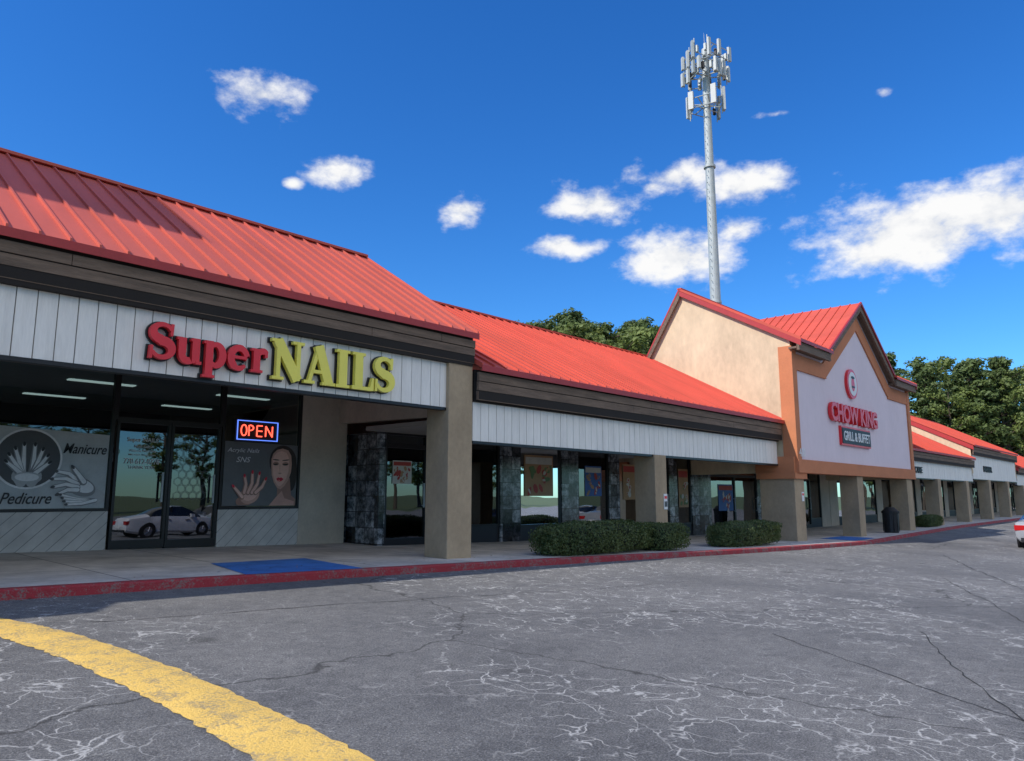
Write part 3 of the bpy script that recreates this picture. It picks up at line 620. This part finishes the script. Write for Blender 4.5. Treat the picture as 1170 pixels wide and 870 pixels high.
b=Mb(); slope_slab(b,-8.9,-2.3,12.26,10.66,15,12.3,.08,'roof',.34); slope_slab(b,-8.9,-2.3,17.7,10.66,15,12.303,.08,'roof'); b.build('added_shadow_tower_roof',B0)
for c in (-3.4,-9.5,-15.5): column(B0,c-.3,c+.3,9.1,9.7,.9)
storefront(B0,segrun(-15.9,-3.05,5),12,1.4)

TC=empty('trash_can',(30.6,8.55,sz(30.6,8.55))); b=Mb()
b.cyl((0,0,0),(0,0,.72),.25,.28,20,'signblk'); b.cyl((0,0,.72),(0,0,.80),.31,.31,20,'black'); b.cyl((0,0,.80),(0,0,.95),.29,.14,20,'black')
for i in range(10):
    t=2*math.pi*i/10; b.box(.27*math.cos(t)-.01,.27*math.cos(t)+.01,.27*math.sin(t)-.01,.27*math.sin(t)+.01,.05,.7,'frame')
b.build('bin_body',TC)

# ================= cell tower
CT=empty('cell_tower',(55.9,27.9,-2.0)); b=Mb()
b.cyl((0,0,0),(0,0,18),.50,.44,20,'galv'); b.cyl((0,0,18),(0,0,30),.44,.37,20,'galv'); b.cyl((0,0,30),(0,0,41),.36,.28,20,'galv')
for z in (18,30): b.cyl((0,0,z-.1),(0,0,z+.1),.50,.50,20,'galv')
for i in range(60): b.box(-.66,-.46,-.02,.02,3+i*.62,3.03+i*.62,'galv')
b.cyl((.34,.27,3),(.24,.22,38),.06,.06,6,'black')
b.cyl((0,0,41),(0,0,42.6),.03,.01,6,'galv'); b.build('pole',CT,smooth=False)
def tier(z,R,ph,n,seed,rot,boxy=False):
    r=random.Random(seed); b=Mb()
    for k in range(3):
        a=rot+2*math.pi*k/3; d=Vector((math.cos(a),math.sin(a),0)); t=Vector((-math.sin(a),math.cos(a),0)); c=d*R
        w=R*1.0
        for zz in (z-.45,z+.45):
            p0=c-t*w; p1=c+t*w; b.cyl((p0.x,p0.y,zz),(p1.x,p1.y,zz),.045,.045,6,'galv')
        for s_ in (-.3,.3):
            p=t*s_; b.cyl((p.x,p.y,z),(c.x+p.x*1.5,c.y+p.y*1.5,z+.45),.05,.05,6,'galv'); b.cyl((p.x,p.y,z-.2),(c.x+p.x*1.5,c.y+p.y*1.5,z-.45),.05,.05,6,'galv')
        for i in range(n):
            s_=(-1+2*i/(n-1))*w*.95; p=c+t*s_; hh=ph*r.uniform(.8,1.1)
            b.cyl((p.x,p.y,z-hh*.62),(p.x,p.y,z+hh*.62),.04,.04,6,'galv')
            q=p+d*.18; zc=z+r.uniform(-.2,.25)
            ww=.17 if not boxy else .24
            vs=[]
            for zz in (zc-hh/2,zc+hh/2):
                for (e,g) in ((-ww,-.09),(ww,-.09),(ww*.9,.10),(-ww*.9,.10)):
                    v=q+t*e+d*g; vs.append((v.x,v.y,zz))
            b.add(vs,[(0,3,2,1),(4,5,6,7),(0,1,5,4),(1,2,6,5),(2,3,7,6),(3,0,4,7)],'antenna' if r.random()<.7 else 'galv')
            v=p-d*.22; b.box(v.x-.13,v.x+.13,v.y-.1,v.y+.1,z-.35,z+.25,'frame' if i%2 else 'galv')
    b.build('antenna_tier',CT)
tier(40.2,1.4,1.5,3,1,.3); tier(38.6,1.35,1.3,4,5,.55); tier(35.7,1.05,2.0,2,3,1.2,True)

# ================= vegetation
def leaves(centers,normals,size,jit):
    n=len(centers); d=rng.normal(size=(n,3)); d/=np.linalg.norm(d,axis=1)[:,None]
    nn=normals*jit[0]+d*jit[1]; nn/=np.linalg.norm(nn,axis=1)[:,None]
    r=rng.normal(size=(n,3)); u=np.cross(nn,r); u/=np.linalg.norm(u,axis=1)[:,None]; w=np.cross(nn,u)
    s=size*rng.uniform(.6,1.4,size=(n,1))
    return np.stack([centers-u*s,centers-w*s*.55,centers+u*s,centers+w*s*.55],1).reshape(-1,3)
def tree_mesh(name,seed,h,r,pine):
    r_=random.Random(seed); b=Mb(); tr=h*.018+.06
    pts=[(0,0,0)]
    for i in range(1,7): pts.append((pts[-1][0]+r_.uniform(-.15,.15),pts[-1][1]+r_.uniform(-.15,.15),h*.95*i/6))
    for i in range(6): b.cyl(pts[i],pts[i+1],tr*(1-i/6.5),tr*(1-(i+1)/6.5),8,'bark',False)
    cc=[]
    nb=34 if pine else 30
    for i in range(nb):
        t=(.42 if pine else .25)+(1-(.42 if pine else .25))*((i+.5)/nb); base=Vector(pts[min(5,int(t*6))]); base.z=h*t*.93
        env=(math.sin(math.pi*min(1,(1-t)*1.15+.12))**.7) if not pine else (1.05-t)**.55*1.1
        a=i*2.4+r_.uniform(-.4,.4); L=r*env*r_.uniform(.55,1.1)
        tip=base+Vector((math.cos(a)*L,math.sin(a)*L,r_.uniform(.0,.25)*L+.3)); b.cyl(base-Vector((0,0,.4)),tip,tr*.28,.03,5,'bark',False)
        for s_ in (.5,.8,1.05):
            p=base.lerp(tip,s_); cc.append((p.x+r_.uniform(-.3,.3),p.y+r_.uniform(-.3,.3),p.z+r_.uniform(-.2,.4),r_.uniform(.5,.95)*(r*.27)))
    C=[];Nn=[]
    for (x,y,z,rad) in cc:
        n=70; d=rng.normal(size=(n,3)); d/=np.linalg.norm(d,axis=1)[:,None]; rr=rad*rng.uniform(.35,1.15,size=(n,1))
        C.append(np.array([x,y,z])+d*rr*np.array([1,1,.62])); Nn.append(d+np.array([0,0,.5]))
    C=np.concatenate(C);Nn=np.concatenate(Nn); V=leaves(C,Nn,.18,(1,.7)); o=len(b.v)
    b.v+= [tuple(p) for p in V.tolist()]; k=b.mi('leaf2' if pine else 'leaf')
    for i in range(len(C)): b.f.append([o+4*i,o+4*i+1,o+4*i+2,o+4*i+3]); b.m.append(k)
    me=bpy.data.meshes.new(name); me.from_pydata(b.v,[],b.f)
    for m_ in b.mats: me.materials.append(m_)
    me.polygons.foreach_set('material_index',b.m); me.update(); return me
TM=[tree_mesh('tree_a',1,16,4.0,False),tree_mesh('tree_b',2,17,3.2,True),tree_mesh('tree_c',3,15,4.4,False),tree_mesh('tree_d',4,17,2.9,True),tree_mesh('tree_e',9,16,3.6,False)]
TL=empty('distant_treeline')
def plant(x,y,h,k=None):
    me=TM[k if k is not None else random.randrange(5)]; o=bpy.data.objects.new('tree',me); scn.collection.objects.link(o); o.parent=TL
    o.location=(x,y,-2.1); s=h/16; o.scale=(s*random.uniform(.9,1.15),)*2+(s,); o.rotation_euler=(0,0,random.uniform(0,6.28))
for i in range(24):
    x=51.5+i*2.1; plant(x,45.5+random.uniform(-2.5,3),random.uniform(17.6,19.6)+ (x-50)*.17,(0,3,4,1,0,3,4,2)[i%8])
for i in range(14): plant(57+i*3.6,53+random.uniform(-3,4),random.uniform(20,22)+i*.35,(3,1,0)[i%3])
for i in range(34):
    t=i/33; plant(100+28*t+random.uniform(-3,3),36-50*t+random.uniform(-3,3),random.uniform(15,21)-4*t,(1,0,3,4,1,2,3)[i%7])
for i in range(20):
    t=i/19; plant(112+30*t+random.uniform(-3,3),44-60*t+random.uniform(-3,3),random.uniform(20,25)-4*t)
for i in range(22): plant(-40+i*7.5,-80+random.uniform(-5,5),random.uniform(12,18))

def hedge(x0,x1,y0,y1,h):
    zg=sz((x0+x1)/2,(y0+y1)/2); cx,cy=(x0+x1)/2,(y0+y1)/2; H=empty('trimmed_bush',(cx,cy,zg))
    n=int(8000*(x1-x0)/3.5*1.25); hx,hy,hz=(x1-x0)/2,(y1-y0)/2,h/2
    d=rng.normal(size=(n*2,3)); d/=(np.abs(d)**4).sum(1)[:,None]**.25
    fr=rng.uniform(.86,1.07,size=(n*2,1)); lump=1+.07*np.sin(d[:,:1]*hx*5+1)*np.cos(d[:,1:2]*4+d[:,2:3]*3)+.03*np.sin(d[:,:1]*hx*13+2)
    C=d*fr*lump*np.array([hx,hy,hz])+np.array([0,0,hz]); C=C[C[:,2]>.03]; Nn=(C-np.array([0,0,hz]))/np.array([hx,hy,hz])
    V=leaves(C,Nn,.023,(1,1.1)); b=Mb(); b.v=[tuple(p) for p in V.tolist()]; k=b.mi('bush')
    b.f=[[4*i,4*i+1,4*i+2,4*i+3] for i in range(len(C))]; b.m=[k]*len(b.f)
    me=bpy.data.meshes.new('foliage'); me.from_pydata(b.v,[],b.f); me.materials.append(M['bush']); me.update()
    o=bpy.data.objects.new('foliage',me); scn.collection.objects.link(o); o.parent=H
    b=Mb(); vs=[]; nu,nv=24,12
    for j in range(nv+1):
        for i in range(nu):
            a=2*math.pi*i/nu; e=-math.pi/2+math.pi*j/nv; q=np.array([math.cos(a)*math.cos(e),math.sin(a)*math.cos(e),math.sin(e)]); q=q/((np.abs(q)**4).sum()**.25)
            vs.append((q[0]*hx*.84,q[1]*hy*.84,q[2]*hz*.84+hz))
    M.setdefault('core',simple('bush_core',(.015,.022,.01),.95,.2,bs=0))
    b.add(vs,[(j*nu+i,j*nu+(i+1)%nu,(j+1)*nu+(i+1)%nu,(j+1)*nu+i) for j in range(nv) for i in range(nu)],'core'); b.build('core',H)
    b=Mb(); 
    for i in range(5): b.cyl((-hx*.6+hx*.3*i,0,-.02),(-hx*.6+hx*.3*i,.05,.3),.02,.015,6,'bark')
    b.build('stems',H)
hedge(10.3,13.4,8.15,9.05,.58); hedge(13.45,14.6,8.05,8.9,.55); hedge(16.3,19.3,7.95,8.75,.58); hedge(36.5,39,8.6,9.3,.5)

# ================= cars
def car(name,loc,rotz,paint):
    C=empty(name,loc); C.rotation_euler=(0,0,rotz); s=1/S
    M.setdefault('cglass',simple('car_glass',(.012,.014,.016),.04,.05,bs=0,spec=.9)); M.setdefault('tail',simple('tail_lamp',(.5,.01,.012),.15,.05,bs=0)); M.setdefault('head',simple('head_lamp',(.75,.78,.8),.1,.05,bs=0)); M.setdefault('rim',simple('wheel_rim',(.5,.5,.52),.3,.05,bs=0,metal=.8))
    st=[(-2.32,.62,.45,.62,.66,.30,.78),(-2.28,.86,.33,.80,.86,.40,.86),(-2.15,.89,.28,.93,1.00,.50,.88),(-1.75,.90,.22,.96,1.06,.58,.80),(-1.40,.905,.20,.97,1.10,.60,.78),
        (-.95,.91,.18,.965,1.33,.58,.74),(-.6,.91,.18,.96,1.43,.56,.68),(0,.91,.18,.95,1.47,.55,.66),(.45,.91,.18,.94,1.44,.55,.68),(.85,.91,.18,.93,1.27,.56,.74),(1.30,.905,.20,.92,1.02,.58,.80),
        (1.75,.89,.22,.87,.93,.58,.82),(2.08,.86,.28,.76,.82,.5,.8),(2.26,.76,.34,.62,.68,.4,.76),(2.33,.6,.42,.52,.56,.34,.7)]
    ring=[]
    for (x,w,zb,zs,zr,_,k) in st:
        roof=zr-zs>.2; kk=k
        half=[(0,zb),(w*.85,zb),(w*.97,zb+.10),(w,(zb+zs)/2+.05),(w*.97,zs),(w*kk,zr-.045 if roof else (zs+zr)/2+.01),(w*kk*.55,zr-.008),(0,zr)]
        ring.append([(x,y,z) for y,z in half]+[(x,-y,z) for y,z in half[-2:0:-1]])
    b=Mb(); m=len(ring[0]); vs=[(p[0]*s,p[1]*s,p[2]*s) for r in ring for p in r]
    pb=[];gl=[]
    for i in range(len(ring)-1):
        xm=(st[i][0]+st[i+1][0])/2
        for j in range(m):
            f=(i*m+j,i*m+(j+1)%m,(i+1)*m+(j+1)%m,(i+1)*m+j); jj=j if j<7 else m-1-j
            g=False
            if jj==4 and -1.40<xm<1.30 : g=True
            if jj in (5,6) and (-1.40<xm<-.6 or .45<xm<1.30): g=True
            (gl if g else pb).append(f)
    pb+= [tuple(range(m)),tuple(range((len(ring)-1)*m,len(ring)*m))]
    b.add(vs,pb,paint); b.add(vs,gl,'cglass')
    o=b.build('body',C,smooth=True)
    w=o.modifiers.new('weld','WELD'); w.merge_threshold=.0005
    es=o.modifiers.new('es','EDGE_SPLIT'); es.split_angle=math.radians(38)
    b=Mb()
    for x in (-1.40,1.42):
        for sg in (-1,1):
            y=.90*sg
            b.cyl((x*s,(y-.21*sg)*s,.33*s),(x*s,(y+.015*sg)*s,.33*s),.33*s,.33*s,28,'black')
            b.cyl((x*s,(y-.05*sg)*s,.34*s),(x*s,(y+.012*sg)*s,.34*s),.385*s,.385*s,28,'signblk')
            b.cyl((x*s,(y-.1*sg)*s,.33*s),(x*s,(y+.02*sg)*s,.33*s),.21*s,.21*s,20,'rim')
            for k in range(5):
                a=2*math.pi*k/5; b.cyl((x*s,(y+.03*sg)*s,.33*s),((x+.2*math.cos(a))*s,(y+.022*sg)*s,(.33+.2*math.sin(a))*s),.03*s,.022*s,6,'rim')
    b.build('wheels',C)
    b=Mb()
    def bx(x0,x1,y0,y1,z0,z1,m_): b.box(x0*s,x1*s,y0*s,y1*s,z0*s,z1*s,m_)
    for sg in (-1,1):
        y0,y1=sorted((.50*sg,.875*sg)); bx(-2.31,-2.16,y0,y1,.68,.86,'tail'); bx(2.12,2.27,*sorted((.48*sg,.78*sg)),.58,.70,'head')
        y0,y1=sorted((.90*sg,1.06*sg)); bx(.72,.88,y0,y1,.93,1.06,paint)
        for xx in (-.28,.62): bx(xx-.10,xx+.08,*sorted((.90*sg,.925*sg)),.80,.83,'rim')
        b.prism([((-.16)*s,.95*s),((-.10)*s,.95*s),((-.10)*s,1.44*s),((-.16)*s,1.44*s)],'Y',sg*.66*s,sg*.80*s,'signblk')
    bx(-2.35,-2.30,-.26,.26,.50,.63,'white'); bx(-2.36,-2.2,-.7,.7,.30,.42,'signblk'); bx(2.25,2.34,-.5,.5,.36,.50,'signblk')
    b.build('lights_and_trim',C)
pm('paint_w',(.75,.75,.76)); pm('paint_s',(.30,.31,.33)); pm('paint_r',(.45,.02,.02)); pm('paint_k',(.03,.035,.05))
for k in ('paint_w','paint_s','paint_r','paint_k'):
    bb=M[k].node_tree.nodes['Principled BSDF']; bb.inputs['Roughness'].default_value=.28; bb.inputs['Coat Weight'].default_value=.6
def g(x,y): return (x,y,rz(x,y))
car('parked_car',g(30.0,3.5),0,'paint_s')
for (x,y,r,p) in ((14.5,-8,0,'paint_w'),(24,-8.5,0,'paint_r'),(33,-8.2,math.pi,'paint_k'),(43,-8,0,'paint_w'),(6,-14,math.pi/2,'paint_k'),(20,-15,math.pi/2,'paint_s')):
    car('parked_car',g(x,y),r,p)

done=set()
for o in bpy.data.objects:
    o.location=o.location*S
    if o.type=='MESH' and o.data.name not in done:
        done.add(o.data.name); o.data.transform(Matrix.Scale(S,4))
# ================= sun, sky, camera
sd=Vector((-1.0,.28,1.0)).normalized()
L=bpy.data.lights.new('sun','SUN'); L.energy=4.6; L.angle=math.radians(.53); L.color=(1,.93,.84)
lo=bpy.data.objects.new('sun',L); scn.collection.objects.link(lo); lo.rotation_euler=sd.to_track_quat('Z','Y').to_euler(); lo.location=(0,0,60)
w=bpy.data.worlds.new('World'); scn.world=w; w.use_nodes=True; nt=w.node_tree; bg=nt.nodes['Background']
sky=N(nt,'ShaderNodeTexSky'); sky.sky_type='NISHITA'; sky.sun_disc=False; sky.sun_elevation=math.asin(sd.z); sky.sun_rotation=math.atan2(sd.x,sd.y)
sky.air_density=1.1; sky.dust_density=.2; sky.ozone_density=2.0; sky.altitude=200
hs=N(nt,'ShaderNodeHueSaturation'); hs.inputs['Saturation'].default_value=1.3; nt.links.new(sky.outputs[0],hs.inputs['Color'])
skyc=mix(nt,1.0,hs.outputs[0],(.42,.80,1.20),'MULTIPLY')
tc=N(nt,'ShaderNodeTexCoord'); gen=tc.outputs['Generated']
CL=[(62.3,28.5,3.3,1.5,1),(60.5,28.3,2.2,.8,.8),(56.2,24.0,2.2,1.1,1),(46.4,21.8,2.1,1.2,.95),(35.8,22.1,3.3,1.6,1.05),(38.2,19.1,3.2,1.1,1),
    (29.0,23.7,3.6,1.4,.95),(24.0,22.5,4.2,1.5,1.0),(29.2,17.9,4.2,2.0,1.15),(24.8,19.6,2.2,1.3,.85),(31.0,23.2,1.3,.6,.8),
    (12.4,17.7,5.6,2.5,1.3),(7.8,18.2,4.8,2.3,1.2),(15.0,16.8,3.4,1.8,1.1),(4.0,17.5,4,2.0,1.1),
    (13.9,27.1,.9,.5,.4),(21.5,27.1,2.0,.45,.5),(59.7,22.8,.9,.5,.65),
    (140,18,9,3.5,1.1),(-35,26,16,8,1.5),(-90,32,24,14,1.8),(-140,28,18,10,1.6),(-60,60,22,14,1.4)]  # out-of-frame clouds; the broad ones behind and overhead added as neutral fill light
cur=None
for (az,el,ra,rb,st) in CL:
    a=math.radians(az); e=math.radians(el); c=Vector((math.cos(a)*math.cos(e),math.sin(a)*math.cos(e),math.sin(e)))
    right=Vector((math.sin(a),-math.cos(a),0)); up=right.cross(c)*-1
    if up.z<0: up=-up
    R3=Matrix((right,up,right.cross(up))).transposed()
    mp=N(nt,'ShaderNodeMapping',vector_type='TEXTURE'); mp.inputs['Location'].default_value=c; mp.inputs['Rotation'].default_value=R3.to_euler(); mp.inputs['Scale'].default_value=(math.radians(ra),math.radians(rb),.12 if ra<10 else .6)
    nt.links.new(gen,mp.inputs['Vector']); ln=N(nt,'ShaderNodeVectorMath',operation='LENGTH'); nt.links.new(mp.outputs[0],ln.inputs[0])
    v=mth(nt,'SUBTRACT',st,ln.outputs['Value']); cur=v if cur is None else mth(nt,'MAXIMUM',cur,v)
mp=N(nt,'ShaderNodeMapping'); mp.inputs['Scale'].default_value=(1,1,1.7); nt.links.new(gen,mp.inputs['Vector'])
n1=noise(nt,mp.outputs[0],17,8,.60)
dn=mth(nt,'MULTIPLY',mth(nt,'SUBTRACT',n1,.5),4.0)
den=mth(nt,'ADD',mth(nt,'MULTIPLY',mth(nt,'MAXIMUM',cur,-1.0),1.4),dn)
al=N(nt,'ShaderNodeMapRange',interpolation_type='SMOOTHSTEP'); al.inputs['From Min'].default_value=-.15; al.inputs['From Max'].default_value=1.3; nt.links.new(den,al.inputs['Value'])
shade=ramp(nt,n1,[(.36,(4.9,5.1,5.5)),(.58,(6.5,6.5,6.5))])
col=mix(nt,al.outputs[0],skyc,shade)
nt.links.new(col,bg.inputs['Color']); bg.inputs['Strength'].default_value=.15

cam=bpy.data.cameras.new('camera'); co=bpy.data.objects.new('camera',cam); scn.collection.objects.link(co)
cam.sensor_width=36; cam.lens=26.0; cam.clip_start=.1; cam.clip_end=5000
co.location=(0,0,0); co.rotation_euler=(math.pi/2+P,0,A-math.pi/2); scn.camera=co
